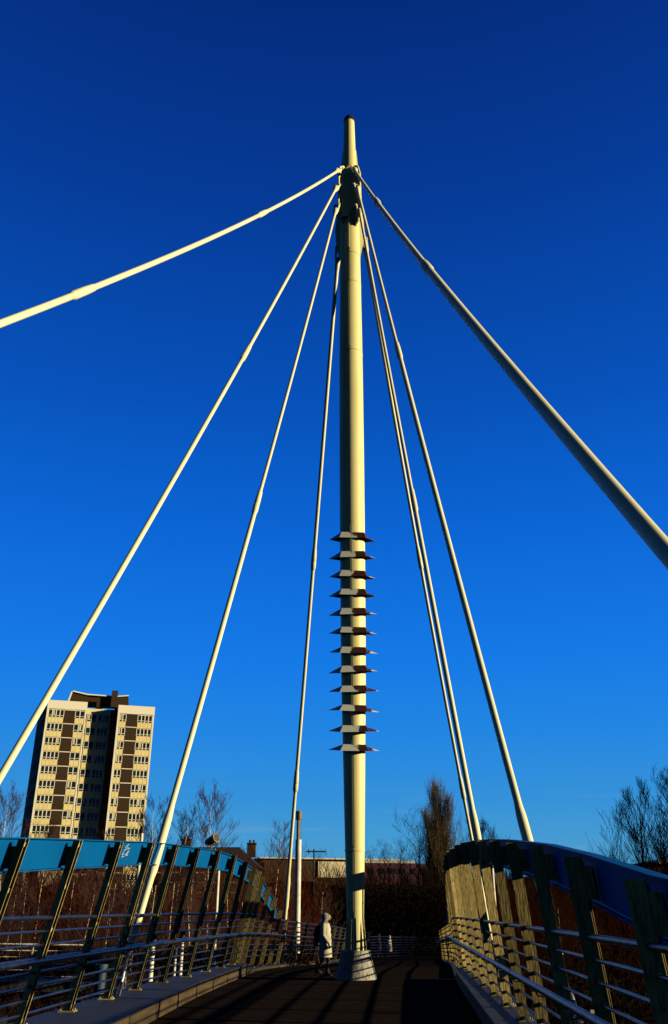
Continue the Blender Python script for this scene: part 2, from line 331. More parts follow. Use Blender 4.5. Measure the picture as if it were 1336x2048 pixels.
# ------------------------------------------------------------------ parapets
def base_z(Y, lim):
    return dz(Y) + (.28 if Y < lim else .09)
def parapet(sgn, B, posts, lean, rail0, hr0, hr_in, ledge_lim, root, beam_pts, label_beam):
    """posts: list of (Y, ztop or None)."""
    def rp(Y, h):   # point on the post line at height h above deck
        z = dz(Y) + h; bz = base_z(Y, ledge_lim); return Vector((interp(B, Y) - sgn * lean * (z - bz), Y, z))
    info = []
    for Y, zt in posts:
        bz = base_z(Y, ledge_lim); top = zt if zt is not None else dz(Y) + rail0 + .06
        bx = interp(B, Y)
        ddir = Vector((interp(B, Y + .5) - interp(B, Y - .5), 1, 0)).normalized()
        side = Vector((ddir.y, -ddir.x, 0))          # to the right
        up = Vector((-sgn * lean, 0, 1)).normalized()
        tw = R(-28) * max(0, min(1, ((27.5 - Y) / 4) if sgn < 0 else ((10.6 - Y) / 2.0)))  # twist added so near post faces turn from the sun and fall dark
        if sgn > 0 and Y > 14: tw = R(11) * min(1, (Y - 14) / 6)  # far right posts turned into the sun to brighten their faces
        pside, pdir = side, ddir; side = Vector((side.x * math.cos(tw) - side.y * math.sin(tw), side.x * math.sin(tw) + side.y * math.cos(tw), 0)); ddir = Vector((-side.y, side.x, 0))
        base = Vector((bx, Y, bz)); H_ = (top - bz) / up.z
        m = MB()
        Wd = .135 if sgn < 0 else .14
        for off, wd, th in ((-.026, Wd, .005), (.026, Wd, .005)):
            p = []
            for hh in (0, H_):
                for a, b in ((-wd / 2, -th / 2), (wd / 2, -th / 2), (wd / 2, th / 2), (-wd / 2, th / 2)):
                    p.append(base + up * hh + side * a + ddir * (off + b))
            m.hexa(p)
        for q_ in range(5):
            h0 = H_ * (.02 + .235 * q_); p = []
            for hh in (h0, h0 + .05):
                for a, b in ((-.04, -.022), (.04, -.022), (.04, .022), (-.04, .022)):
                    p.append(base + up * hh + side * a + ddir * b)
            m.hexa(p)
        # foot plate
        m.box(base + Vector((0, 0, .008)), (.24, .2, .016))
        for bx_, by_ in ((-.09, -.07), (.09, -.07), (.09, .07), (-.09, .07)):
            m.tube([base + Vector((bx_, by_, .016)), base + Vector((bx_, by_, .04))], .012, 6)
        if zt is not None and zt > 1.5 and (sgn < 0 and Y < 36 or sgn > 0):
            # bracket plates that carry the fascia, with a slot between them and the post
            for a0, a1, h0, h1, off in ((.068, .075, .0, .36, .03), (.0755, .155, .05, .31, .03), (.0755, .155, .05, .31, -.03)):
                p = []
                for hh in (H_ - h1 - .03, H_ - h0 - .03):
                    for a, b in ((a0, -.006), (a1, -.006), (a1, .006), (a0, .006)):
                        aa = a if sgn > 0 else -(a0 + a1 - a)
                        p.append(base + up * hh + side * aa + ddir * (off + b))
                m.hexa(p)
        o = m.build('post', M['post'], root, origin=tuple(base))
        info.append((Y, base, up, pside, pdir, H_))
    Ys = [p[0] for p in posts]
    Yd = []
    for a, b in zip(Ys, Ys[1:]): Yd += [a, (a + b) / 2]
    Yd.append(Ys[-1])
    for i in range(8):
        h = rail0 - .166 * i; r = .028 if i == 0 else .0165
        m = MB(); m.tube([rp(y, h) for y in Yd], r, 10 if i == 0 else 8)
        if i:   # sleeves where the rail passes each post
            for y in Ys: m.tube([rp(y - .075, h), rp(y + .075, h)], r * 1.45, 8)
        m.build('top_rail' if i == 0 else 'rail', M['steel'], root, smooth=True)
    m = MB()
    m.tube([rp(y, hr0) + Vector((-sgn * hr_in, 0, 0)) for y in Yd], .034, 12)
    for y in Yd[::6]:
        m.tube([rp(y - .03, hr0) + Vector((-sgn * hr_in, 0, 0)), rp(y + .03, hr0) + Vector((-sgn * hr_in, 0, 0))], .037, 12)
    for y in Ys:
        q = rp(y, hr0) + Vector((-sgn * hr_in, 0, 0))
        m.tube([rp(y, hr0 - .09), q + Vector((sgn * .03, 0, -.085)), q + Vector((0, 0, -.03))], .013, 6)
        m.box(q + Vector((0, 0, -.036)), (.05, .16, .012))
    m.build('handrail', M['steel'], root, smooth=True)
    # blue fascia beam along the post heads
    bi = [t for t in info if t[0] in beam_pts]
    m = MB(); ring = []
    for (Y, base, up, side, ddir, H_) in bi:
        o_ = .16 * sgn; th = .03 * sgn
        c = base + side * o_
        prof = [(0, H_ - .37), (th, H_ - .37), (th, H_ + .005), (0, H_ + .005)]
        ring.append([c + side * a + up * h for a, h in prof] )
    for a, b in zip(ring, ring[1:]):
        o = len(m.v); m.v += a + b
        for k in range(4):
            k2 = (k + 1) % 4; m.face([o + k, o + k2, o + 4 + k2, o + 4 + k])
    for rr, fl in ((ring[0], 0), (ring[-1], 1)):
        o = len(m.v); m.v += rr; m.face([o, o + 1, o + 2, o + 3] if fl else [o + 3, o + 2, o + 1, o])
    # top and bottom flanges
    for hofs, w0, w1 in ((.006, -.05, .06), (-.392, -.05, .045)):
        rg = []
        for (Y, base, up, side, ddir, H_) in bi:
            c = base + side * .16 * sgn + up * (H_ + hofs)
            rg.append([c + side * w0 * sgn, c + side * w1 * sgn, c + side * w1 * sgn + up * .016, c + side * w0 * sgn + up * .016])
        for a, b in zip(rg, rg[1:]):
            o = len(m.v); m.v += a + b
            for k in range(4):
                k2 = (k + 1) % 4; m.face([o + k, o + k2, o + 4 + k2, o + 4 + k])
    fb = m.build('fascia_beam', M['blue'], root); fb['label'] = label_beam
    return info

PLt = [(-5.5, 1.5), (-3.65, 1.5), (-1.8, 1.55), (0.05, 1.62), (1.9, 1.75), (3.7, 1.9), (5.55, 2.05), (7.4, 2.2), (9.25, 2.34), (11.1, 2.46), (12.95, 2.57), (14.8, 2.67), (16.7, 2.78), (18.55, 2.86), (20.3, 2.90), (22.0, 2.94), (23.8, 2.93), (25.5, 2.85), (27, 2.77), (28.2, 2.70), (29.2, 2.59), (31, 2.32), (33, 2.01), (35, 1.6), (37, None), (39, None), (41, None), (43, None), (45, None), (47.2, None), (49.5, None), (52, None), (54.5, None), (57, None), (59.5, None), (62, None), (65, None)]
PRt = [(-5.35, 1.5), (-3.45, 1.5), (-1.55, 1.5), (.35, 1.5), (2.25, 1.58), (4.15, 1.7), (6.05, 1.87), (7.95, 2.10), (9.85, 2.30), (11.75, 2.46), (13.65, 2.61), (15.55, 2.74), (17.45, 2.86), (19.35, 2.96), (21.25, 3.03), (23.15, 3.06), (25.05, 3.10), (26.95, 3.12), (28.85, 3.10), (30.75, 3.02), (32.65, 2.86), (34.55, 2.55), (36.45, 2.14), (38.35, 1.66), (40.2, None), (42, None), (43.8, None), (45.6, None), (47.4, None), (49.5, None), (51.5, None), (53.5, None), (56, None), (58.5, None), (61, None), (64, None)]
rl = empty('bridge_railing', (-4.3, 0, 0), 'long railing left of the mast, its blue fascia arching over slanting posts and steel rails', 'railing')
infL = parapet(-1, BL, PLt, .22, 1.58, 1.06, .16, 28.1, rl, [p[0] for p in PLt if p[1] and p[0] > -2], 'sunlit bright blue fascia beam')
rr_ = empty('bridge_railing', (2.0, 0, 0), 'long railing at the right with ochre lit posts under a dark navy arched fascia', 'railing')
infR = parapet(1, BR, PRt, .10, 1.48, .98, .28, 25.6, rr_, [p[0] for p in PRt if p[1] and p[0] > 2], 'shaded navy fascia beam with a bright top edge')

# scratched scribble on the second blue panel
cq = [q for q in infL if q[0] == 14.8][0]; dq = [q for q in infL if q[0] == 16.7][0]
m = MB()
for st in [[(0.475, 2.422), (0.56, 2.487)], [(0.465, 2.365), (0.51, 2.4), (0.56, 2.435)], [(0.45, 2.292), (0.46, 2.325), (0.47, 2.35)], [(0.465, 2.257), (0.475, 2.275), (0.51, 2.282)], [(0.57, 2.393), (0.58, 2.413), (0.615, 2.43)], [(0.515, 2.312), (0.545, 2.31), (0.575, 2.348), (0.625, 2.382)], [(0.565, 2.297), (0.6, 2.312), (0.61, 2.335)]]:
    m.tube([(cq[1] + cq[3] * -.158 + cq[2] * h).lerp(dq[1] + dq[3] * -.158 + dq[2] * h, t) for t, h in st], .006, 5)
m.build('graffiti', M['white'], rl)

# far cross fence closing the landing
def mesh_fence(pts, h, nrail, label, mt, step=2.0, thick=.02, par=None, name='fence'):
    root = empty(name, pts[0], label, 'fence')
    P = [Vector(p) for p in pts]; tot = sum((b - a).length for a, b in zip(P, P[1:]))
    def at(s):
        for a, b in zip(P, P[1:]):
            L = (b - a).length
            if s <= L + 1e-6: return a + (b - a) * (s / L)
            s -= L
        return P[-1]
    n = max(2, int(tot / step))
    for i in range(n + 1):
        p = at(tot * i / n); m = MB(); m.box(p + Vector((0, 0, h / 2)), (.05, .05, h)); m.build('post', mt, root, origin=tuple(p))
    for k in range(nrail):
        z = h - (h - .12) * k / max(1, nrail - 1)
        m = MB(); m.tube([p + Vector((0, 0, z)) for p in [at(tot * i / (2 * n)) for i in range(2 * n + 1)]], thick * (1.5 if k == 0 else 1), 6); m.build('rail', mt, root)
    return root
mesh_fence([(2.6, 68, dz(68)), (6.5, 77.8, dz(76)), (12, 79.5, dz(78)), (18, 79.5, dz(78))], 1.4, 8, 'far dark cross fence closing the deck behind the two distant walkers', M['steel'])

# ------------------------------------------------------------------ mast
MX, MY = .58, 25.6
mast = empty('mast', (MX, MY, 0), 'tall cream tapered mast on a cone, twelve spiky collars round its lower half', 'mast')
def mx(z): return MX + .002 * z
prof = [(.235, .60), (.225, 1.2), (.245, 2.0), (.275, 3.2), (.305, 4.6), (.33, 5.9), (.365, 7.5), (.392, 9.5), (.41, 12.7), (.42, 15), (.422, 18), (.42, 20), (.40, 23), (.385, 24.8), (.36, 26.7), (.305, 28.8), (.262, 30), (.235, 31.2), (.22, 31.95)]
m = MB(); o_ = 0; nseg = 48
fine = []
for (r0, z0), (r1, z1) in zip(prof, prof[1:]):
    for k in range(3): fine.append((r0 + (r1 - r0) * k / 3, z0 + (z1 - z0) * k / 3))
fine.append(prof[-1])
m.lathe(fine, nseg)
m.v = [v + Vector((mx(v.z), MY, 0)) for v in m.v]
def rad(z): return interp([(b, a) for a, b in prof], z)
for z in (3.15, 20.0, 23.15, 24.55):
    m.lathe([(rad(z) + .001, z - .03), (rad(z) + .012, z - .02), (rad(z) + .012, z + .02), (rad(z) + .001, z + .03)], 48, (mx(z), MY, 0))
m.build('mast_tube', M['cream'], mast, smooth=True)
# seam strips on the front of the tube
for z0, z1 in ((20.1, 23.05), (1.6, 3.1), (3.25, 6.1), (6.3, 13)):
    m = MB(); pz = [z0 + (z1 - z0) * k / 5 for k in range(6)]
    az = R(-97)
    ring = []
    for z in pz:
        for off in (-.035, .035):
            rr = rad(z)
            c = Vector((mx(z), MY, z)) + Vector((math.cos(az), math.sin(az), 0)) * (rr - .01) + Vector((-math.sin(az), math.cos(az), 0)) * off
            ring.append(c); ring.append(c + Vector((math.cos(az), math.sin(az), 0)) * .032)
    o = len(m.v); m.v += ring
    for k in range(5):
        a = o + 4 * k
        for q in ((0, 1, 5, 4), (1, 3, 7, 5), (3, 2, 6, 7)): m.face([a + i for i in q])
    m.face([o, o + 2, o + 3, o + 1]); m.face([o + 20, o + 21, o + 23, o + 22])
    m.build('seam_strip', M['cream'], mast)
m = MB(); m.lathe([(.238, 31.93), (.24, 32.0), (.225, 32.1), (.17, 32.22), (.09, 32.3), (.001, 32.32)], 24, (mx(32), MY, 0)); m.build('cap', M['cap'], mast, smooth=True)
# pedestal and base stiffeners
m = MB(); m.lathe([(.56, -.02), (.545, .02), (.39, .62), (.40, .66), (.34, .66), (.30, .60), (.20, .60)], 40, (MX, MY, 0)); m.build('pedestal', M['concrete'], mast, smooth=True)
for k in range(10):
    a = R(-82 + 36 * k); u = Vector((math.cos(a), math.sin(a), 0)); t = Vector((-u.y, u.x, 0))
    c = Vector((MX, MY, 0)); m = MB()
    w = [.2, .30, .292, .235, .2]; zz = [.61, .61, .72, 1.45, 1.45]
    m.plate([c + u * w[i] + Vector((0, 0, zz[i])) for i in range(5)], t, .03)
    m.build('base_stiffener', M['cream'], mast)
m = MB(); m.lathe([(.2, .605), (.345, .605), (.345, .635), (.2, .635)], 32, (MX, MY, 0), closed=True); m.build('base_flange', M['cream'], mast, smooth=True)
# twelve collars
ztip = []
for y in (1081, 1117.5, 1156, 1193, 1230, 1268, 1306.5, 1344.5, 1383, 1422, 1462, 1500.5):
    v = math.degrees(math.atan((y - 1024) / 1693)); e = PITCH - v
    ztip.append(1.7 + (MY) * math.tan(R(e)))
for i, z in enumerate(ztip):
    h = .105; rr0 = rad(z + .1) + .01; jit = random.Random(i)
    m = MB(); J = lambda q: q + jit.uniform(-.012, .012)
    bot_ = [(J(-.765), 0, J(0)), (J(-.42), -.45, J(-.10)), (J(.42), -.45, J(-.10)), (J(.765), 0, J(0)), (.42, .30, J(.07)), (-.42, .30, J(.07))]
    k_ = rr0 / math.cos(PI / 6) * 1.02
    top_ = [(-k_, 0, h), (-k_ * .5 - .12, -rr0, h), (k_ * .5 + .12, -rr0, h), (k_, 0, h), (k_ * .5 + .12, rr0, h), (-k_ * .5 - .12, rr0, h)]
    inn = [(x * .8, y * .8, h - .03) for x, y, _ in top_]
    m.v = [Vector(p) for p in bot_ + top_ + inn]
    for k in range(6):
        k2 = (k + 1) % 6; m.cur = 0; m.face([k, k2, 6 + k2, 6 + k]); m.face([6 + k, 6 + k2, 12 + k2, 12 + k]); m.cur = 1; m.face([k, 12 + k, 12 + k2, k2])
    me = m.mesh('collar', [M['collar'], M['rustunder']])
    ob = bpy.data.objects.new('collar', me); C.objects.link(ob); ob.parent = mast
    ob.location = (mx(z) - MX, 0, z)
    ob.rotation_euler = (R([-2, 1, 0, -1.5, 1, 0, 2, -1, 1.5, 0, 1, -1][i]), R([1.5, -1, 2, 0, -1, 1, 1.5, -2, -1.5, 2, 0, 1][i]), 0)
# cable anchor fins at the head
def fin(az, pts, th, name='anchor_fin'):
    u = Vector((math.cos(R(az)), math.sin(R(az)), 0)); m = MB()
    m.plate([Vector((mx(z), MY, z)) + u * r for r, z in pts], (-u.y, u.x, 0), th); return m.build(name, M['cream'], mast)
fin(-132, [(.2, 29.1), (.40, 29.1), (.60, 28.9), (.68, 28.4), (.70, 26.6), (.56, 26.15), (.3, 26.0)], .05)
fin(-56, [(.2, 29.1), (.40, 29.1), (.60, 28.9), (.74, 28.4), (.78, 26.5), (.60, 26.0), (.3, 25.8)], .05)
fin(150, [(.2, 30.4), (.30, 30.4), (.42, 29.2), (.60, 26.9), (.66, 26.2), (.60, 25.2), (.40, 24.5), (.3, 24.5)], .05)
fin(22, [(.2, 30.4), (.30, 30.4), (.40, 29.2), (.58, 26.9), (.62, 25.8), (.38, 24.5), (.3, 24.5)], .05)
fin(-97, [(.3, 28.0), (.42, 27.6), (.47, 24.7), (.3, 24.62)], .06)
m = MB(); yw = -.40  # added plate shaped like the shadow on the mast head, shaded by the fin
m.plate([(mx(28) - .36, MY + yw, 28.5), (mx(28) - .03, MY + yw, 29.05), (mx(28) + .05, MY + yw, 29.05), (mx(28) + .32, MY + yw, 28.5), (mx(28) + .36, MY + yw, 27.1), (mx(28) + .12, MY + yw, 26.75), (mx(28) - .02, MY + yw, 26.35), (mx(28) - .42, MY + yw, 26.2)], (0, 1, 0), .03)
m.build('head_shade_plate', M['cream'], mast)

# ------------------------------------------------------------------ stay cables
def cable(T, A, sag, rT, rB, couplers, label, name='stay_cable', clev=True):
    T = Vector(T); A = Vector(A); root = empty(name, A, label, 'cable', 'stay cables from the mast head to the deck')
    L = (A - T).length
    def P(t): q = T + (A - T) * t; q.z -= 4 * sag * t * (1 - t); return q
    dT = (P(.01) - P(0)).normalized(); dA = (P(1) - P(.99)).normalized()
    n = 60; t0 = .75 / L; t1 = 1 - 1.0 / L
    pts, rs = [], []
    cs = sorted(couplers)
    for i in range(n + 1):
        t = t0 + (t1 - t0) * i / n; pts.append(P(t)); k = sum(1 for c in cs if c < t)
        rs.append(rT + (rB - rT) * (k / max(1, len(cs))))
    m = MB(); m.tube(pts, rs, 44); m.build('rod', M['cable'], root)
    for c in cs:
        m = MB(); r = rT * 1.0 + (rB - rT) * .5
        prof = [(-.5, rT + .002), (-.42, r * 1.22), (-.15, r * 1.38), (.0, r * 1.42), (.02, r * 1.30), (.05, r * 1.42), (.30, r * 1.42), (.33, r * 1.15), (.38, rB + .002)]
        m.tube([P(c + s / L) for s, _ in prof], [q for _, q in prof], 28); m.build('coupler', M['cable'], root, smooth=True)
    # top clevis: tapered socket, two prongs, pin
    m = MB(); side = dT.cross(Vector((0, 0, 1))).normalized(); u = side
    m.tube([T + dT * .92, T + dT * .70, T + dT * .42, T + dT * .36], [rT, rT * 1.25, .12, .125], 16)
    for s in (-1, 1):
        c0 = T + dT * .38 + u * s * .09; c1 = T - dT * .08 + u * s * .09
        m.tube([c0, c1], [.042, .05], 8)
    m.tube([T - u * .15, T + u * .15], .035, 10)
    m.build('top_clevis', M['cable'], root, smooth=True)
    # foot: sleeve, adjuster rod, fork and plate
    m = MB(); rr = [(3.6, rB), (3.3, rB * 1.35), (2.3, rB * 1.4), (2.15, rB * 1.1), (1.0, rB * 1.02), (.95, rB * .9)]
    m.tube([A - dA * s for s, _ in rr], [q for _, q in rr], 14); m.build('socket_sleeve', M['cable'], root, smooth=True)
    m = MB(); m.tube([A - dA * 1.1, A - dA * .45], .03, 8); m.tube([A - dA * .48, A - dA * .36, A - dA * .3], [.05, .07, .07], 10)
    for s in (-1, 1): m.tube([A - dA * .33 + u * s * .05, A + dA * .05 + u * s * .05], .026, 6)
    m.tube([A - u * .1, A + u * .1], .03, 8)
    m.plate([A + Vector((0, -.12, -.35)), A + Vector((0, .12, -.35)), A + Vector((0, .08, .1)), A + Vector((0, -.08, .1))], (1, 0, 0), .05)
    m.build('foot_fork', M['steel'], root, smooth=True)
    return root
CB = [
 ((.20, 25.15, 28.71), (-7.33, 1.7, .1), .8, .052, .056, [.298, .59], 'uppermost left stay cable, sloping off the left edge high above the deck'),
 ((.14, 25.15, 27.87), (-5.07, 9.91, .1), .3, .050, .050, [.466], 'second left stay cable, crossing in front of the tower block corner'),
 ((.12, 25.15, 26.80), (-3.89, 17.3, .2), .4, .050, .064, [.554], 'third left stay cable, landing among the slanting posts of the left railing'),
 ((.80, 25.0, 28.60), (3.33, 3.35, .1), .4, .062, .090, [.22, .485], 'thick shaded stay cable running off the right edge'),
 ((.89, 25.0, 27.74), (3.72, 15.04, .1), .3, .055, .070, [.378], 'right stay cable landing on the dark fascia, next below the thick one'),
 ((.96, 25.0, 26.63), (3.06, 17.0, .12), .1, .050, .058, [.564], 'slim right stay cable next to the far backstay'),
 ((.18, 25.9, 25.29), (-2.10, 38.32, -.32), .0, .075, .070, [.434, .745], 'thin backstay left of the mast, reaching the far deck beside the steel column'),
 ((1.19, 25.9, 25.73), (5.84, 34.48, -.17), .8, .062, .060, [.439, .754], 'thin backstay right of the mast, dropping behind the dark fascia'),
]
for T, A, sg, r0, r1, cs, lab in CB: cable(T, A, sg, r0, r1, cs, lab)

# spotlight standing on the blue fascia
t = [q for q in infL if q[0] == 22.0][0]
sp = t[1] + t[2] * (t[5] + .02) + t[3] * -.16
root = empty('floodlight', sp, 'round cast floodlight perched on top of the left blue fascia', 'floodlight')
m = MB(); m.box(sp + Vector((0, 0, .02)), (.16, .16, .03)); m.tube([sp + Vector((-.02, 0, .02)), sp + Vector((-.04, 0, .12))], .025, 8)
m.plate([sp + Vector((-.13, .0, .10)), sp + Vector((.13, .0, .10)), sp + Vector((.13, 0, .14)), sp + Vector((-.13, 0, .14))], (0, 1, 0), .04)
m.build('bracket', M['yellowlamp'], root)
ax = Vector((.72, -.55, .28)).normalized(); c = sp + Vector((.0, 0, .24)); m = MB()
m.tube([c - ax * .24, c - ax * .2, c - ax * .05, c + ax * .04, c + ax * .10, c + ax * .13], [.04, .075, .09, .10, .125, .12], 18); m.build('housing', M['yellowlamp'], root, smooth=True)
m = MB(); m.tube([c + ax * .131, c + ax * .134], .085, 18); m.build('lens', M['under'], root)

# ------------------------------------------------------------------ people
def skin_obj(name, verts, edges, radii, mt, parent):
    me = bpy.data.meshes.new(name); me.from_pydata(verts, edges, []); me.materials.append(mt)
    o = bpy.data.objects.new(name, me); C.objects.link(o); o.parent = parent
    md = o.modifiers.new('skin', 'SKIN'); md.use_smooth_shade = True
    sk = me.skin_vertices[0].data
    for i, r in enumerate(radii): sk[i].radius = (r, r)
    sk[0].use_root = True
    s2 = o.modifiers.new('sub', 'SUBSURF'); s2.levels = 1; s2.render_levels = 2
    return o
def person(loc, rz, scale, label, pose, coat_mat, hood_mat, legs_mat, backpack=True, bag=True):
    root = empty('person', loc, label, 'person'); root.rotation_euler = (0, 0, rz); root.scale = (scale,) * 3
    V = [(0, 0, .86), (0, 0, 1.05), (.01, 0, 1.24), (.02, 0, 1.36), (.045, 0, 1.44), (.06, 0, 1.54)]
    Rr = [.12, .11, .12, .055, .085, .09]; Ed = [(0, 1), (1, 2), (2, 3), (3, 4), (4, 5)]
    def add(chain, rads, start):
        p = start
        for q, r in zip(chain, rads):
            V.append(q); Rr.append(r); Ed.append((p, len(V) - 1)); p = len(V) - 1
        return p
    for s, sw in ((-1, pose), (1, -pose)):
        w = add([(0, s * .16, 1.30), (-.02 + .02 * sw, s * .2, 1.04), (.05 + .10 * sw, s * .2, .83)], [.055, .042, .028], 2)
        bx, by, bz = V[w]
        pm = add([(bx + .02, by, bz - .07)], [.03], w)
        for k in range(4): add([(bx + .03, by + (k - 1.5) * .018, bz - .12), (bx + .022, by + (k - 1.5) * .018, bz - .155 + abs(k - 1.5) * .006)], [.0085, .007], pm)
        add([(bx + .05, by - s * .03, bz - .08), (bx + .055, by - s * .035, bz - .105)], [.0095, .008], pm)
        add([(0, s * .085, .80)] + ([(.12, s * .085, .46), (.09, s * .085, .09), (.20, s * .085, .035)] if sw > 0 else [(-.02, s * .085, .45), (-.24, s * .085, .17), (-.17, s * .085, .05)]), [.09, .058, .038, .035], 0)
    b = skin_obj('body', V, Ed, Rr, legs_mat, root)
    # face
    m = MB(); m.loft([(.085, 0, 1.43, .03, .03), (.10, 0, 1.46, .055, .05), (.105, 0, 1.50, .062, .058), (.105, 0, 1.54, .062, .06), (.10, 0, 1.58, .05, .05)], 12)
    m.loft([(.165, 0, 1.49, .012, .012), (.178, 0, 1.495, .014, .012), (.165, 0, 1.525, .006, .006)], 8)
    m.build('face', M['skin'], None, smooth=True).parent = root
    # coat: quilted rings
    m = MB(); rg = []
    zs = [1.37, 1.33, 1.27, 1.2, 1.12, 1.04, .97, .9, .82, .74, .66, .58, .5, .47]
    for k, z in enumerate(zs):
        tt = (1.37 - z) / .9; q = .012 if k % 2 else -.004
        wd = .09 + .11 * min(1, (1.37 - z) / .08) if z > 1.25 else .2 + .0 * tt
        rg.append((.0 + .01 * tt, 0, z, .10 + .05 * min(1, (1.4 - z) / .15) + .05 * tt + q, wd * .95 + .02 * tt + q))
    m.loft(rg, 20); m.build('coat', coat_mat, None, smooth=True).parent = root
    for s, sw in ((-1, pose), (1, -pose)):
        m = MB(); pts = [(-.0, s * .13, 1.33), (0, s * .185, 1.27), (-.02 + .02 * sw, s * .215, 1.04), (.045 + .095 * sw, s * .21, .85)]
        m.tube(pts, [.06, .072, .06, .05], 12); m.build('sleeve', coat_mat, None, smooth=True).parent = root
    m = MB(); m.loft([(-.03, 0, 1.33, .11, .13), (-.02, 0, 1.38, .105, .12), (0, 0, 1.43, .11, .105), (.015, 0, 1.49, .125, .115), (.01, 0, 1.55, .125, .115), (.0, 0, 1.60, .10, .095), (-.01, 0, 1.635, .05, .05)], 16)
    m.build('hood', hood_mat, None, smooth=True).parent = root
    for s, sw in ((-1, pose), (1, -pose)):
        fx, fz = (.09, .0) if sw > 0 else (-.25, .05); m = MB()
        m.loft([(fx + .04, s * .085, fz + .0, .115, .04), (fx + .04, s * .085, fz + .03, .12, .045), (fx + .01, s * .085, fz + .09, .065, .045), (fx, s * .085, fz + .2, .05, .05), (fx + .005, s * .085, fz + .3, .055, .055)], 12)
        m.build('boot', M['black'], None, smooth=True).parent = root
    if backpack:
        m = MB(); m.loft([(-.20, 0, .86, .07, .11), (-.22, 0, .9, .10, .14), (-.23, 0, 1.05, .115, .15), (-.22, 0, 1.2, .1, .145), (-.19, 0, 1.29, .07, .12), (-.16, 0, 1.32, .03, .08)], 14)
        bp = m.build('backpack', M['black'], None, smooth=True)
        bp.location = loc; bp.rotation_euler = (0, 0, rz); bp.scale = (scale,) * 3
        tag(bp, 'black rucksack worn on the back of the hooded walker', 'backpack')
    if bag:
        m = MB(); m.loft([(-.30, .2, .74, .05, .03), (-.32, .2, .78, .09, .045), (-.33, .2, .9, .085, .045), (-.31, .2, .98, .05, .02)], 12)
        m.tube([(-.33, .2, .97), (-.2, .2, 1.0), (-.08, .2, .9), (-.03, .205, .82)], .008, 6)
        bg_ = m.build('carrier_bag', M['lilac'], None, smooth=True)
        bg_.location = loc; bg_.rotation_euler = (0, 0, rz); bg_.scale = (scale,) * 3
        tag(bg_, 'pale lilac bag carried behind the hooded walker', 'bag')
    return root
person((-.26, 27.2, dz(27.2) + .005), R(-12), .98, 'walker in a hooded pale knee-length quilted coat and black boots beside the mast foot', 1, M['coat'], M['hood'], M['black'])
person((4.35, 74.2, dz(74.2) + .01), R(160), .95, 'tiny distant walker in a white coat before the far fence', -1, M['white'], M['white'], M['black'], False, False)
person((3.45, 73.4, dz(73.4) + .01), R(170), 1.02, 'tiny distant walker all in black beside the one in white', 1, M['black'], M['black'], M['black'], False, False)

# ------------------------------------------------------------------ poles, columns, small things beyond the deck
def px(x, y, Y):     # photo pixel + depth -> world point, used once to plan positions
    cx, cy, f = 668., 1024., 1693.; p = R(PITCH); a = x - cx; b = -(y - cy)
    r = (a, f * math.cos(p) - b * math.sin(p), f * math.sin(p) + b * math.cos(p)); t_ = Y / r[1]
    return Vector((r[0] * t_, Y, 1.7 + r[2] * t_))
tp = px(598, 1622, 45); gz = ground_h(tp.x, 45) - .1
root = empty('light_column', (tp.x, 45, gz), 'tall shiny steel light column with a glazed head left of the mast', 'light column')
m = MB(); H_ = tp.z - gz
m.lathe([(.15, 0), (.15, H_ - 1.35)], 24, (tp.x, 45, gz))
for z in (H_ - 4.6, H_ - 7.0, H_ - 2.6): m.lathe([(.15, z - .03), (.158, z - .03), (.158, z + .03), (.15, z + .03)], 24, (tp.x, 45, gz))
m.build('column', M['white'], root, smooth=True)
m = MB(); m.lathe([(.10, H_ - 1.35), (.10, H_ - .42)], 20, (tp.x, 45, gz)); m.build('lantern', M['white'], root, smooth=True)
m = MB()
for k in range(4):
    a = R(45 + 90 * k); m.tube([(tp.x + .13 * math.cos(a), 45 + .13 * math.sin(a), gz + H_ - 1.36), (tp.x + .13 * math.cos(a), 45 + .13 * math.sin(a), gz + H_ - .4)], .014, 6)
m.build('guard_rod', M['steel'], root)
m = MB(); m.lathe([(.152, H_ - .42), (.155, H_ - .40), (.155, H_ - .04), (.14, H_)], 24, (tp.x, 45, gz)); m.build('head_cap', M['yellowlamp'], root, smooth=True)

def slim_pole(x, y, Y, r, label, arm=False, zbot=None, grp=None):
    tp = px(x, y, Y); gz = ground_h(tp.x, Y) - .1 if zbot is None else zbot
    root = empty('lamp_post', (tp.x, Y, gz), label, 'lamp post', grp)
    m = MB(); m.tube([(tp.x, Y, gz), (tp.x, Y, gz + 1.2), (tp.x, Y, tp.z - .1)], [r * 1.6, r * 1.15, r], 10); m.build('pole', M['white'], root, smooth=True)
    m = MB(); m.loft([(tp.x, Y, tp.z - .3, r * 1.05, r * 1.05), (tp.x, Y, tp.z - .2, r * 1.35, r * 1.35), (tp.x, Y, tp.z - .02, r * 1.35, r * 1.35), (tp.x, Y, tp.z, r * .8, r * .8)], 12); m.build('lamp_head', M['yellowlamp'] if arm else M['under'], root, smooth=True)
    return root
slim_pole(285, 1652, 40, .075, 'white lamp post rising past the right foot of the tower block')
slim_pole(438, 1722, 38, .065, 'white lamp post behind the left railing below the floodlight')
slim_pole(893, 1757, 60, .085, 'bright white post standing left of the ochre right posts')
slim_pole(983, 1722, 40, .07, 'white post glimpsed between the right railing posts')
slim_pole(307, 1868, 26, .075, 'short white post with a bent foot behind the left railing', zbot=-3.2)
slim_pole(366, 1860, 30, .06, 'short white post next right of the bent footed one', zbot=-3.0)
slim_pole(352, 1892, 34, .05, 'small faint post between two short white posts', zbot=-3.4)
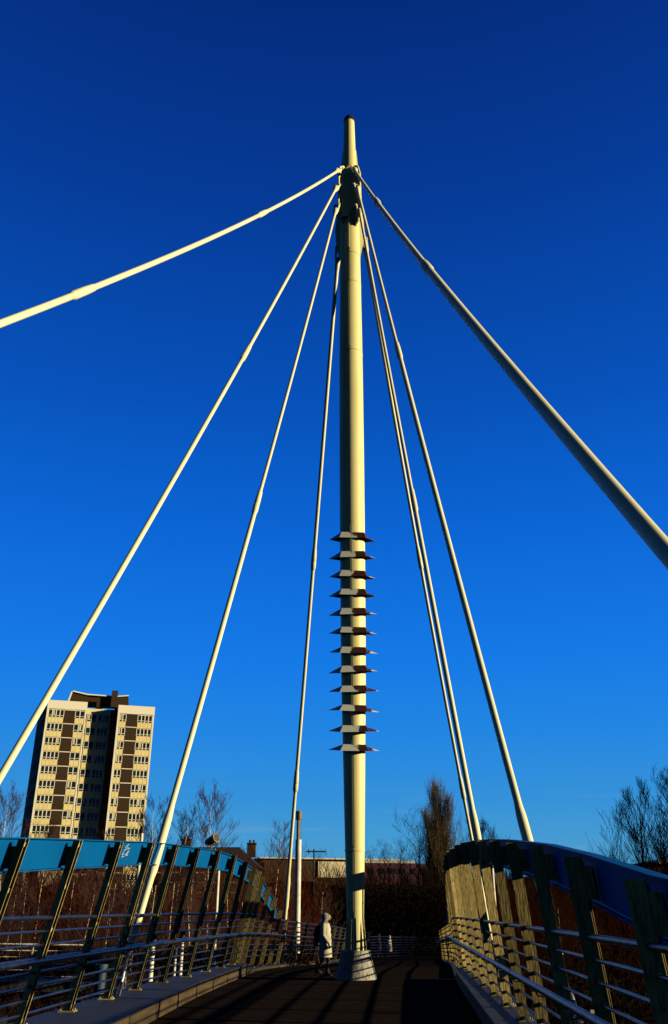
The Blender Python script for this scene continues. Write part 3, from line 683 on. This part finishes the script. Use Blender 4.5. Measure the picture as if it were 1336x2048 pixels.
# blue-green litter bin like cylinder beyond the left rail
tb = px(213, 1935, 19.5)
root = empty('vent_cylinder', (tb.x - .1, 19.5, -2.2), 'plain blue painted cylinder behind the left railing', 'pipe')
m = MB(); m.lathe([(.11, 0), (.11, tb.z + 2.2)], 16, (tb.x - .1, 19.5, -2.2)); m.build('pipe_body', M['pipe'], root, smooth=True)
m = MB(); m.lathe([(.13, tb.z + 2.2), (.13, tb.z + 2.26)], 16, (tb.x - .1, 19.5, -2.2)); m.build('pipe_lid', M['pipe'], root, smooth=True)
# small notice on a stake at right
ts = px(1193, 2032, 30)
root = empty('notice', (ts.x, 30, ts.z - 1.6), 'small blank pale notice board on a stake under the right railing', 'sign')
m = MB(); m.box((ts.x, 30, ts.z), (.34, .02, .33)); m.build('board', M['white'], root)
m = MB(); m.box((ts.x, 30.03, ts.z - .9), (.05, .04, 1.9)); m.build('stake', M['steel'], root)
m = MB(); m.tube([(ts.x + .0, 29.985, ts.z + .05), (ts.x, 29.975, ts.z + .05)], .035, 10); m.build('fixing', M['under'], root)

# side ramp with zig-zag railings, down on the left
for (x0, x1, Y, z, lab) in ((-19.5, -9.2, 32, -.45, 'upper ramp fence, glinting between the rails at the far left'),
                            (-19.0, -11.5, 30, -1.45, 'lower ramp fence at the far left under the upper one'),
                            (-12.0, -4.5, 44, -1.2, 'dim slender ramp fence behind the middle of the left railing')):
    mesh_fence([(x0, Y, z), (x1, Y + 3, z - .25)], 1.15, 6, lab, M['white'] if Y < 40 else M['steel'], 1.6, .016)
    m = MB(); m.hexa([(x0, Y - .2, z - .35), (x1, Y + 2.8, z - .6), (x1, Y + 4.6, z - .6), (x0, Y + 1.6, z - .35), (x0, Y - .2, z - .03), (x1, Y + 2.8, z - .28), (x1, Y + 4.6, z - .28), (x0, Y + 1.6, z - .03)])
    tag(m.build('ramp_path', M['under']), kind='structure')

# ------------------------------------------------------------------ tower block
D0 = 153.1
A_ = Vector((-51.63, 153.1, 0)); B_ = Vector((-33.42, 158.56, 0)); fx = (B_ - A_).normalized(); fn = Vector((fx.y, -fx.x, 0)); TW = (B_ - A_).length
TZ = 1.7 + 34.0; GB = 0.0; FH = 2.46; NF = 14
tower = empty('tower_block', A_ + Vector((0, 0, ground_h(A_.x, 153))), 'pale high-rise tower block with brown brick panels and a sunken central bay', 'building')
def fp(u, v, z): return A_ + fx * u - fn * v + Vector((0, 0, z))     # u along facade, v depth behind
mtx = Matrix((fx, -fn, Vector((0, 0, 1)))).transposed()
def fbox(m, u0, u1, v0, v1, z0, z1): m.box(fp((u0 + u1) / 2, (v0 + v1) / 2, (z0 + z1) / 2), (u1 - u0, v1 - v0, z1 - z0), mtx)
bot = -8.0
U1, U2, RC = TW * .36, TW * .655, 5.2       # left wing to U1, recess to U2, right wing
RB = TZ - 1.6
m = MB(); fbox(m, 0, U1, .12, 16, bot, TZ); fbox(m, U2, TW, .12, 16, bot, TZ - .15); fbox(m, U1 + .003, U2 - .003, RC * .45, 15.8, bot, TZ - .6)
m.build('wall', M['facade'], tower)
# angled shallow bay of the recess: left return lit, right return dark
m = MB()
fbox(m, -.04, U1 + .04, -.02, .10, TZ - 1.45, TZ + .05); fbox(m, U2 - .04, TW + .04, -.02, .10, TZ - 1.6, TZ - .1)
fbox(m, -.02, .28, -.02, .11, bot, TZ - 1.46); fbox(m, U1 - .22, U1 + .02, -.02, .11, bot, TZ - 1.46); fbox(m, U2 - .02, U2 + .3, -.02, .11, bot, TZ - 1.62); fbox(m, TW - .28, TW + .02, -.02, .11, bot, TZ - 1.62)
m.build('trim', M['frame'], tower)
# brown panels with pale floor bands, a dark gable side
m = MB()
PB = [(U1 * .44, U1 * .72), (U2 + (TW - U2) * .24, U2 + (TW - U2) * .55)]
for u0, u1 in PB: fbox(m, u0, u1, .03, .13, bot, TZ - 1.5)
m.build('brick_panel', M['brickdark'], tower)
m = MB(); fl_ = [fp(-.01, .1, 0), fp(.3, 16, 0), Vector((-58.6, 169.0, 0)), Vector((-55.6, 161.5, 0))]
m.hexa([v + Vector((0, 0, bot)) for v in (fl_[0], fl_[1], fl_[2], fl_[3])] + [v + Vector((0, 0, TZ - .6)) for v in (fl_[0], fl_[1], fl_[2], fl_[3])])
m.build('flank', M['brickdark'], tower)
for fl in range(NF):
    m = MB(); a_ = fl_[0].lerp(fl_[3], .1); b_ = fl_[0].lerp(fl_[3], .92); n_ = Vector((-.88, -.47, 0)) * .05; z = TZ - 1.6 - fl * FH
    m.hexa([a_ + Vector((0, 0, z - 1.4)), b_ + Vector((0, 0, z - 1.4)), b_ + n_ + Vector((0, 0, z - 1.4)), a_ + n_ + Vector((0, 0, z - 1.4)), a_ + Vector((0, 0, z - .2)), b_ + Vector((0, 0, z - .2)), b_ + n_ + Vector((0, 0, z - .2)), a_ + n_ + Vector((0, 0, z - .2))])
    m.build('ribbon_window', M['roofdark'], tower)
m = MB(); fbox(m, U2 - 1.2, U2 - .01, RC * .45 - .3, RC * .45 + .2, bot, TZ - .7); m.build('dark_panel', M['brickdark'], tower)
m = MB()
for fl in range(NF):
    z = TZ - 1.55 - fl * FH
    for u0, u1 in PB: fbox(m, u0, u1, -.01, .05, z - .09, z + .05)
m.build('floor_band', M['frame'], tower)
def window(u0, u1, v, z, nl, name='window'):
    """z = floor line at the top of the window zone; glazing above, spandrel below."""
    m = MB(); w = (u1 - u0)
    m.cur = 2; fbox(m, u0, u1, v + .02, v + .1, z - FH + .04, z - 1.42)       # spandrel
    for k in range(1, nl): m.cur = 0; fbox(m, u0 + w * k / nl - .03, u0 + w * k / nl + .03, v, v + .03, z - FH + .04, z - 1.42)
    m.cur = 1; fbox(m, u0, u1, v + .06, v + .1, z - 1.38, z - .12)            # glass
    m.cur = 0
    for k in range(nl + 1):
        uc = u0 + w * k / nl; hw = .075 if 0 < k < nl else .05; fbox(m, uc - hw, uc + hw, v, v + .07, z - 1.38, z - .12)
    fbox(m, u0, u1, v, v + .065, z - 1.12, z - 1.04); fbox(m, u0 - .05, u1 + .05, v - .02, v + .075, z - 1.44, z - 1.385); fbox(m, u0, u1, v, v + .06, z - .115, z - .03)
    if random.random() < .35:    # drawn curtains or a blind in one light
        k = random.randrange(nl); m.cur = 3; fbox(m, u0 + w * (k + .2) / nl, u0 + w * (k + .6) / nl, v + .045, v + .058, z - 1.0, z - .14)
    return m.build(name, [M['frame'], M['glass'], M['spandrel'], M['palewall']], tower)
for fl in range(NF):
    z = TZ - 1.55 - fl * FH; z2 = z - .15
    window(.32, U1 * .44 - .05, 0, z, 4); window(U1 * .72 + .05, U1 - .26, 0, z, 2)
    window(U2 + .34, U2 + (TW - U2) * .24 - .05, 0, z2, 2); window(U2 + (TW - U2) * .55 + .05, TW - .32, 0, z2, 4)
    window(U1 + .25, U1 + 1.9, RC * .45 - .08, z, 2); window(U1 + 2.3, U2 - 1.5, RC * .45 - .08, z, 3)
# roof: butterfly plant room with openings, chimney
m = MB(); zr = TZ - .1
ru0, ru1 = TW * .19, TW * .74
m.cur = 0
def rp_(u, z, v): return fp(u, v, z)
def slabp(poly, v0, v1):
    o = len(m.v); k = len(poly)
    m.v += [rp_(u, z, v0) for u, z in poly] + [rp_(u, z, v1) for u, z in poly]
    m.face([o + i for i in range(k)]); m.face([o + k + i for i in range(k)][::-1])
    for i in range(k):
        j = (i + 1) % k; m.face([o + i, o + k + i, o + k + j, o + j])
slabp([(ru0 - .3, zr), (ru0 + 3.0, zr), (ru0 + 3.0, zr + 2.05), (ru0 + .4, zr + 2.5)], 3, 9)
slabp([(ru1 - 2.0, zr), (ru1 + .4, zr), (ru1 + .1, zr + 2.3), (ru1 - 2.0, zr + 2.0)], 3, 9)
slabp([(ru0 + 3.0, zr + 1.0), (ru1 - 2.0, zr + 1.0), (ru1 - 2.0, zr + 2.0), (ru0 + 3.0, zr + 2.05)], 3.2, 8.8)
slabp([(ru0 + 4.9, zr), (ru0 + 6.0, zr), (ru0 + 6.0, zr + 1.0), (ru0 + 4.9, zr + 1.0)], 3.2, 8.8)
slabp([(ru1 - 3.0, zr), (ru1 - 1.9, zr), (ru1 - 1.9, zr + 3.1), (ru1 - 3.0, zr + 3.1)], 2.2, 3.3)
m.cur = 1
slabp([(ru0 + .35, zr + 2.5), (ru0 + 3.0, zr + 2.06), (ru1 - 3.0, zr + 2.01), (ru1 - 3.0, zr + 2.2), (ru0 + 3.0, zr + 2.28), (ru0 + .4, zr + 2.72)], 2.7, 9.2)
slabp([(ru1 - 1.9, zr + 2.05), (ru1 + .1, zr + 2.32), (ru1 + .15, zr + 2.52), (ru1 - 1.9, zr + 2.25)], 2.7, 9.2)
slabp([(ru0 + .1, zr + 2.45), (ru0 + .4, zr + 2.7), (ru0 - .2, zr), (ru0 - .5, zr)], 2.75, 2.95)
m.build('roof', [M['brickdark'], M['frame']], tower)

# ------------------------------------------------------------------ houses and low buildings
def house(x0, x1, Y, zt, zr, zb, depth, label, chim=(), win=(), mt='housebrick', hip=3.0, rot=0):
    root = empty('house', (x0, Y, zb), label, 'house'); m = MB()
    m.box(((x0 + x1) / 2, Y + depth / 2, (zb + zt) / 2), (x1 - x0, depth, zt - zb)); m.build('wall', M[mt], root)
    m = MB(); e = .4; yc = Y + depth / 2
    P = [(x0 - e, Y - e, zt), (x1 + e, Y - e, zt), (x1 + e, Y + depth + e, zt), (x0 - e, Y + depth + e, zt), (x0 + hip, yc, zr), (x1 - hip, yc, zr)]
    m.v = [Vector(p) for p in P]; m.f = [[0, 1, 5, 4], [1, 2, 5], [2, 3, 4, 5], [3, 0, 4], [3, 2, 1, 0]]; m.mi = [0] * 5
    rf = m.build('roof', M['roofdark'], root)
    for cx, top in chim:
        m = MB(); m.box((cx, yc, (zr - 1 + top) / 2), (.9, .7, top - zr + 1)); m.box((cx, yc, top + .05), (1.02, .82, .14))
        for s in (-.2, .2): m.tube([(cx + s, yc, top + .1), (cx + s, yc, top + .42)], .11, 8)
        c_ = m.build('chimney', M['housebrick'], root)
    for wx, wz, ww, wh in win:
        m = MB(); m.cur = 0
        for a, b, c_, d_ in ((wx - ww / 2, wx + ww / 2, wz + wh / 2, wz + wh / 2 + .14), (wx - ww / 2, wx + ww / 2, wz - wh / 2 - .14, wz - wh / 2), (wx - ww / 2 - .12, wx - ww / 2, wz - wh / 2, wz + wh / 2), (wx + ww / 2, wx + ww / 2 + .12, wz - wh / 2, wz + wh / 2), (wx - ww / 2, wx + ww / 2, wz - .05, wz + .05)):
            m.box(((a + b) / 2, Y - .03, (c_ + d_) / 2), (b - a, .1, d_ - c_))
        m.cur = 1; m.box((wx, Y - .01, wz), (ww, .05, wh)); m.build('window', [M['frame'], M['glass']], root)
    return root
def hp(x, y, Y): q = px(x, y, Y); return q.x, q.z
hx0, hz = hp(60, 1737, 96); hx1, _ = hp(178, 1737, 96)
house(hx0, hx1, 96, hz, hz + 2.2, -6, 8, 'brown brick house with blue white window frames seen under the tower block', [],
      [(hp(150, 1765, 96)[0], hp(150, 1765, 96)[1], 1.1, 1.4), (hp(172, 1765, 96)[0] - .5, hp(150, 1765, 96)[1], .9, 1.4), (hp(112, 1762, 96)[0], hp(112, 1762, 96)[1], .8, 2.2), (hp(150, 1800, 96)[0], hp(150, 1806, 96)[1], 1.1, 1.6)])
m = MB(); a = px(76, 1737, 95.5); b = px(131, 1775, 95.5)
m.box(((a.x + b.x) / 2, 95.9, (a.z + b.z) / 2), (b.x - a.x, .25, a.z - b.z))
h0 = [o for o in C.objects if o.name.startswith('house')][0]
m.build('rendered_wall', M['palewall'], h0)
hx0, hz = hp(296, 1735, 92); hx1, _ = hp(512, 1735, 92); rz_ = hp(440, 1694, 96)[1]
house(hx0, hx1, 92, hz, rz_, -6, 8.5, 'dark hipped house with a brick chimney behind the left fascia end', [(hp(503, 1694, 96)[0], hp(503, 1692, 96)[1] + .2), (hp(372, 1680, 96)[0], hp(372, 1680, 96)[1])],
      [(hp(x_, 1765, 92)[0], hp(x_, 1765, 92)[1], 1.1, 1.7) for x_ in (312, 345, 398, 425, 470)] + [(hp(x_, 1765, 92)[0], hp(x_, 1765, 92)[1] - 3.2, 1.1, 1.7) for x_ in (312, 345, 398, 425)], hip=2.2)
# long low pale building on the skyline
bx0, bz = hp(524, 1717, 165); bx1, _ = hp(812, 1717, 165)
shed = empty('long_building', (bx0, 165, 0), 'long low white building on the skyline behind the mast foot', 'building')
m = MB(); m.box(((bx0 + bx1) / 2, 172, bz / 2 - 1), (bx1 - bx0, 14, bz + 2)); m.build('wall', M['brickdark'], shed)
m = MB(); m.box(((bx0 + bx1) / 2, 172, bz + .12), (bx1 - bx0 + 1, 15, .24)); m.build('roof', M['white'], shed)
m = MB(); ra = hp(640, 1722, 164.6)[0]; rb = hp(700, 1722, 164.6)[0]; m.box(((ra + rb) / 2, 164.9, bz - 1.7), (rb - ra, .3, 2.7)); m.build('rendered_wall', M['palewall'], shed)
q0 = hp(592, 1722, 164.6)[0]; q1 = hp(628, 1722, 164.6)[0]
m = MB(); m.box(((bx0 + q1) / 2 + .4, 164.8, bz - 3.4), (q1 - bx0, .3, 5.6)); m.build('brick_panel', M['brickdark'], shed)
for i in range(6):
    x_ = hp(660 + i * 6, 1735, 164.7)[0]; m = MB(); m.box((x_, 164.92, bz - 2.1), (.28, .1, 1.5)); m.build('window', M['glass'], shed)
px0 = hp(728, 1720, 163)[0]; px1 = hp(925, 1720, 163)[0]
sh2 = empty('clad_building', (px0, 158, 0), 'low purple clad building under bare trees right of the mast', 'building')
m = MB(); m.box(((px0 + px1) / 2, 161, bz / 2 - 1.6), (px1 - px0, 5, bz + 1.2)); m.build('wall', M['magenta'], sh2)
m = MB(); m.box((px0 + 4.6, 161, bz - .82), (9, 5.2, .4)); m.build('roof', M['white'], sh2)
for i in range(9):
    m = MB(); m.box((px0 + 1.2 + i * 1.9, 158.44, bz - 2.3), (1.0, .1, .9)); m.build('window', [M['glass']], sh2)
shed.rotation_euler = (0, 0, R(17)); sh2.rotation_euler = (0, 0, R(12))
# white eaves glimpsed at far right
ex0, ez = hp(1285, 1722, 120); m = MB()
r_ = empty('shed', (ex0, 120, 0), 'brick shed with a white gable glimpsed at the right edge', 'shed')
m.box((ex0 + 8, 124, ez / 2 - 1.2), (16, 8, ez + 2)); m.build('wall', M['housebrick'], r_)
m = MB(); m.box((ex0 + 9, 123.9, ez - .1), (14, 8.4, .5)); m.build('roof', M['white'], r_)
# aerial with long arm
ap = px(628, 1703, 130); root = empty('aerial', (ap.x, 130, 2), 'thin dark aerial with a long horizontal arm right of the steel column', 'aerial')
m = MB(); m.tube([(ap.x, 130, 1), (ap.x, 130, ap.z + .3)], .12, 8); m.build('pole', M['under'], root)
e = px(651, 1703, 130); s0 = px(612, 1703, 130)
m = MB(); m.tube([(s0.x, 130, ap.z), (e.x, 130, ap.z)], .09, 8); m.tube([(s0.x + .4, 130, ap.z - .35), (s0.x + .4, 130, ap.z + .35)], .07, 6); m.build('arm', M['under'], root)

# ------------------------------------------------------------------ trees
def grow(m, p, d, L, r, depth, rnd, spread=.6, up=.25, kids=(3, 4), n=3, taper=.6, wig=.16, minr=.006, bright=None):
    segs = 4; pts = [p]; rs = [r]; q = p; dd = d
    for i in range(segs):
        dd = (dd + Vector((rnd.gauss(0, wig), rnd.gauss(0, wig), rnd.gauss(0, wig * .5) + up * .25))).normalized()
        q = q + dd * (L / segs); pts.append(q); rs.append(max(minr, r * (1 - (1 - taper * .55) * (i + 1) / segs)))
    m.tube(pts, rs, n, cap=False)
    if depth <= 0: return
    k = rnd.randint(*kids)
    for i in range(k):
        t = .25 + .75 * (i + rnd.random() * .8) / k; t = min(t, .99)
        j = min(segs - 1, int(t * segs)); a = pts[j].lerp(pts[j + 1], t * segs - j)
        az = rnd.random() * 2 * PI; side = Vector((math.cos(az), math.sin(az), 0))
        nd = (dd * (1 - spread * .5) + side * spread + Vector((0, 0, up))).normalized()
        grow(m, a, nd, L * rnd.uniform(.5, .72), max(minr, rs[j] * .55), depth - 1, rnd, spread, up, kids, n, taper, wig, minr)
def make_tree(name, H, rt, seed, style, label, cat, trunk_mat, crown_mat, group=None):
    rnd = random.Random(seed); root = empty(name, (0, 0, 0), label, cat, group)
    tm, cm = MB(), MB(); segs = 12; p = Vector((0, 0, 0)); pts, rs = [p], [rt]; d_ = Vector((rnd.gauss(0, .03), rnd.gauss(0, .03), 1))
    for i in range(segs):
        d_ = (d_ + Vector((rnd.gauss(0, .045), rnd.gauss(0, .045), .08))).normalized(); p = p + d_ * H / segs; pts.append(p); rs.append(max(.018, rt * (1 - .93 * (i + 1) / segs)))
    tm.tube(pts, rs, 7)
    cfg = dict(birch=(38, .16, .62, .42, 4, (3, 4)), bush=(34, .03, .72, .62, 4, (3, 5)), poplar=(150, .04, .40, 1.0, 3, (3, 5)), oak=(22, .2, .85, .3, 4, (3, 4)))[style]
    nb, start, spread, up, dep, kids = cfg
    for i in range(nb):
        t = start + (1 - start) * (i + rnd.random()) / nb; t = min(.985, t); j = min(segs - 1, int(t * segs)); a = pts[j].lerp(pts[j + 1], t * segs - j)
        az = i * 2.4 + rnd.random(); side = Vector((math.cos(az), math.sin(az), 0))
        if style == 'birch': L = H * .26 * (1 - .75 * (t - start) / (1 - start)) * rnd.uniform(.8, 1.25)
        elif style == 'poplar': L = H * (.28 * (1 - t) ** .6 * min(1, .45 + t * 2.5) + .045) * rnd.uniform(.8, 1.2)
        elif style == 'bush': L = H * .36 * (1.0 - .72 * t) * rnd.uniform(.8, 1.2)
        else: L = H * .30 * (1 - .6 * (t - start)) * rnd.uniform(.7, 1.2)
        nd = (side * spread + Vector((0, 0, up + .25))).normalized()
        grow(cm, a, nd, L, max(.02, rs[j] * .5), dep - 1, rnd, spread * .8, up * .6, kids, 3, .6, .14, .008 if style != 'poplar' else .011)
    tr = tm.build('trunk', trunk_mat, root, smooth=True); cr_ = cm.build('crown', crown_mat, root)
    return root
def put(t, x, Y, s=1.0, rz=0., z=None):
    t.location = (x, Y, (ground_h(x, Y) if z is None else z) - .1); t.rotation_euler = (0, 0, rz); t.scale = (s,) * 3
# birches behind the left railing: three kinds, then copies
BIRCH = [make_tree('birch_tree', 14.5, .13, 3, 'birch', '', 'tree', M['birch'], M['crowntwig']),
         make_tree('birch_tree', 14.5, .11, 11, 'birch', '', 'tree', M['birch'], M['crowntwig']),
         make_tree('birch_tree', 14.5, .12, 29, 'birch', '', 'tree', M['birch'], M['crowntwig'])]
used = [False] * 3
def birch(k, xp, ytop, Y, label, group=None, rz=None):
    q = px(xp, ytop, Y); gz = ground_h(q.x, Y); s = (q.z - gz) / 14.5 * .93
    if used[k]: t = copy_tree(BIRCH[k])
    else: t = BIRCH[k]; used[k] = True
    put(t, q.x, Y, s, random.random() * 6 if rz is None else rz); t['label'] = label
    if group: t['group'] = group
birch(0, 22, 1568, 62, 'bare tree at the left edge beside the dark flank of the tower block')
birch(1, 318, 1588, 64, 'bare birch just right of the tower block, behind the third cable')
birch(2, 352, 1612, 70, 'lower bare birch between the third cable and the widest birch')
birch(0, 424, 1566, 60, 'widest bare birch with long leaning limbs left of the floodlight')
birch(1, 556, 1640, 80, 'small bare birch alone against the sky left of the steel column')
birch(2, 100, 1640, 56, 'bare birch whose twigs cross the foot of the tower block')
birch(1, 232, 1655, 60, 'bare birch top showing at the tower block right wing foot')
G = 'pale thin birches in the thicket behind the left railing'
for i, (xp, yt, Y) in enumerate(((8, 1700, 34), (62, 1735, 38), (150, 1722, 42), (195, 1745, 36), (226, 1730, 41), (250, 1742, 37), (262, 1765, 35), (305, 1730, 38), (330, 1740, 41), (352, 1722, 43), (388, 1735, 44), (408, 1752, 40), (455, 1745, 45), (480, 1770, 44), (528, 1740, 62), (585, 1735, 60), (640, 1760, 70), (36, 1715, 43))):
    birch(i % 3, xp, yt, Y, 'pale thin birch in the brown thicket behind the left railing', G)
birch(0, 762, 1795, 88, 'crooked pale birch trunk right of the mast against black woods')
birch(2, 738, 1800, 92, 'thin birch stem just right of the mast foot')
birch(1, 1113, 1788, 55, 'pale birch glimpsed under the right fascia between dark posts')
birch(2, 1160, 1815, 50, 'birch with a forked stem behind the nearest right posts')
# right-hand trees
BUSH = make_tree('bushy_tree', 12, .20, 5, 'bush', 'large dark bare tree rising above the right fascia', 'tree', M['twigdark'], M['twigdark'])
q = px(1216, 1552, 62); put(BUSH, q.x, 62, (q.z - ground_h(q.x, 62)) / 12 * .87, .6)
t = copy_tree(BUSH); q = px(1362, 1570, 58); put(t, q.x, 58, (q.z - ground_h(q.x, 58)) / 12, 2.9); t['label'] = 'bare tree cut off by the right edge of the picture'
t = copy_tree(BUSH); q = px(1000, 1662, 75); put(t, q.x, 75, (q.z - ground_h(q.x, 75)) / 12, 4.1); t['label'] = 'small bare treetop peeping over the arch of the right fascia'
t = copy_tree(BUSH); q = px(1290, 1668, 90); put(t, q.x, 90, (q.z - ground_h(q.x, 90)) / 12, 1.1); t['label'] = 'lower bare tree between the two big trees at the right'
POP = make_tree('poplar_tree', 20, .28, 8, 'poplar', 'tall slender brown poplar right of the mast', 'tree', M['twigdark'], M['poplar'])
q = px(862, 1566, 100); put(POP, q.x, 100, (q.z - ground_h(q.x, 100)) / 20 * .96, 0)
t = copy_tree(POP); q = px(888, 1636, 100); put(t, q.x, 101, (q.z - ground_h(q.x, 101)) / 20, 2.2); t['label'] = 'shorter poplar close against the right side of the tall one'
t = copy_tree(POP); q = px(876, 1612, 102); put(t, q.x, 103, (q.z - ground_h(q.x, 103)) / 20, 3.9); t['label'] = 'middle poplar half hidden behind the tall one'
OAK = make_tree('bare_tree', 13, .25, 21, 'oak', 'dark bare tree leaning against the left side of the poplars', 'tree', M['twigdark'], M['twigdark'])
q = px(834, 1672, 95); put(OAK, q.x, 95, (q.z - ground_h(q.x, 95)) / 13, 1)
for xp, yt, Y, lab in ((800, 1690, 120, 'faint low bare tree midway between mast and poplars'), (768, 1694, 125, 'faint low bare tree above the purple clad building'), (742, 1708, 118, 'lowest faint bare tree hard right of the mast'), (640, 1712, 140, 'faint bare tree under the arm of the aerial'), (900, 1700, 90, 'dark bare tree between poplars and the right fascia')):
    t = copy_tree(OAK); q = px(xp, yt, Y); put(t, q.x, Y, (q.z - ground_h(q.x, Y)) / 13, xp * .37); t['label'] = lab

# brown thicket (nobody could count its stems)
def thicket(name, n, xr_, yr_, ztop, mt, seed, hmin=.55, lean=.1, r=.012):
    rnd = random.Random(seed); m = MB()
    for i in range(n):
        Y = rnd.uniform(*yr_); x = rnd.uniform(xr_[0], xr_[1]) * (Y / 60.0)
        zb = ground_h(x, Y); H_ = (ztop(x, Y) - zb) * rnd.uniform(hmin, 1)
        d_ = Vector((rnd.gauss(0, lean), rnd.gauss(0, lean), 1)).normalized(); p = Vector((x, Y, zb)); pts = [p]
        for k in range(4):
            d_ = (d_ + Vector((rnd.gauss(0, .08), rnd.gauss(0, .08), .03))).normalized(); p = p + d_ * H_ / 4; pts.append(p)
        rr = r * rnd.uniform(.8, 2.2) * (Y / 60); m.tube(pts, [rr * 2, rr * 1.6, rr * 1.2, rr, rr * .5], 3, cap=False)
        for k in range(9):
            t_ = rnd.uniform(.2, .97); j = min(3, int(t_ * 4)); a = pts[j].lerp(pts[j + 1], t_ * 4 - j); az = rnd.random() * 2 * PI
            L = H_ * rnd.uniform(.07, .2); e1 = a + Vector((math.cos(az) * .45, math.sin(az) * .45, .6)) * L; e2 = e1 + Vector((math.cos(az) * .3 + rnd.gauss(0, .2), math.sin(az) * .3, .7)) * L * .8
            m.tube([a, e1, e2], [rr * .8, rr * .6, rr * .35], 3, cap=False)
    return tag(m.build(name, mt), 'dense brown thicket of bare saplings', 'thicket', kind='stuff')
t1 = thicket('thicket', 2000, (-36, -1.5), (46, 90), lambda x, Y: 1.7 + Y * .047, M['twig'], 1); t1['label'] = 'dense red-brown thicket of bare saplings behind the left railing'
t2 = thicket('thicket', 1100, (-1, 14), (84, 112), lambda x, Y: 1.7 + Y * .044, M['twigdark'], 2); t2['label'] = 'black woodland under the poplars beyond the far fence'
t3 = thicket('thicket', 1500, (9, 40), (36, 80), lambda x, Y: 1.7 + Y * .035, M['scrub'], 3); t3['label'] = 'dark brown scrub seen through the right railing'
# evergreen undergrowth: ivy and bramble leaves
def leaves(n, xr_, yr_, ztop, seed, label):
    rnd = random.Random(seed); m = MB()
    for i in range(n):
        Y = rnd.uniform(*yr_); x = rnd.uniform(*xr_) * (Y / 60); zb = ground_h(x, Y); z = zb + (ztop(x, Y) - zb) * rnd.random() ** .8
        c = Vector((x, Y, z)); s = rnd.uniform(.07, .16) * (Y / 60) ** .5; u = Vector((rnd.gauss(0, 1), rnd.gauss(0, 1), rnd.gauss(0, 1))).normalized(); w = u.orthogonal().normalized()
        o = len(m.v); m.v += [c - u * s, c + w * s * .5, c + u * s, c - w * s * .5]; m.face([o, o + 1, o + 2, o + 3])
    return tag(m.build('undergrowth', M['leaf']), label, 'undergrowth', kind='stuff')
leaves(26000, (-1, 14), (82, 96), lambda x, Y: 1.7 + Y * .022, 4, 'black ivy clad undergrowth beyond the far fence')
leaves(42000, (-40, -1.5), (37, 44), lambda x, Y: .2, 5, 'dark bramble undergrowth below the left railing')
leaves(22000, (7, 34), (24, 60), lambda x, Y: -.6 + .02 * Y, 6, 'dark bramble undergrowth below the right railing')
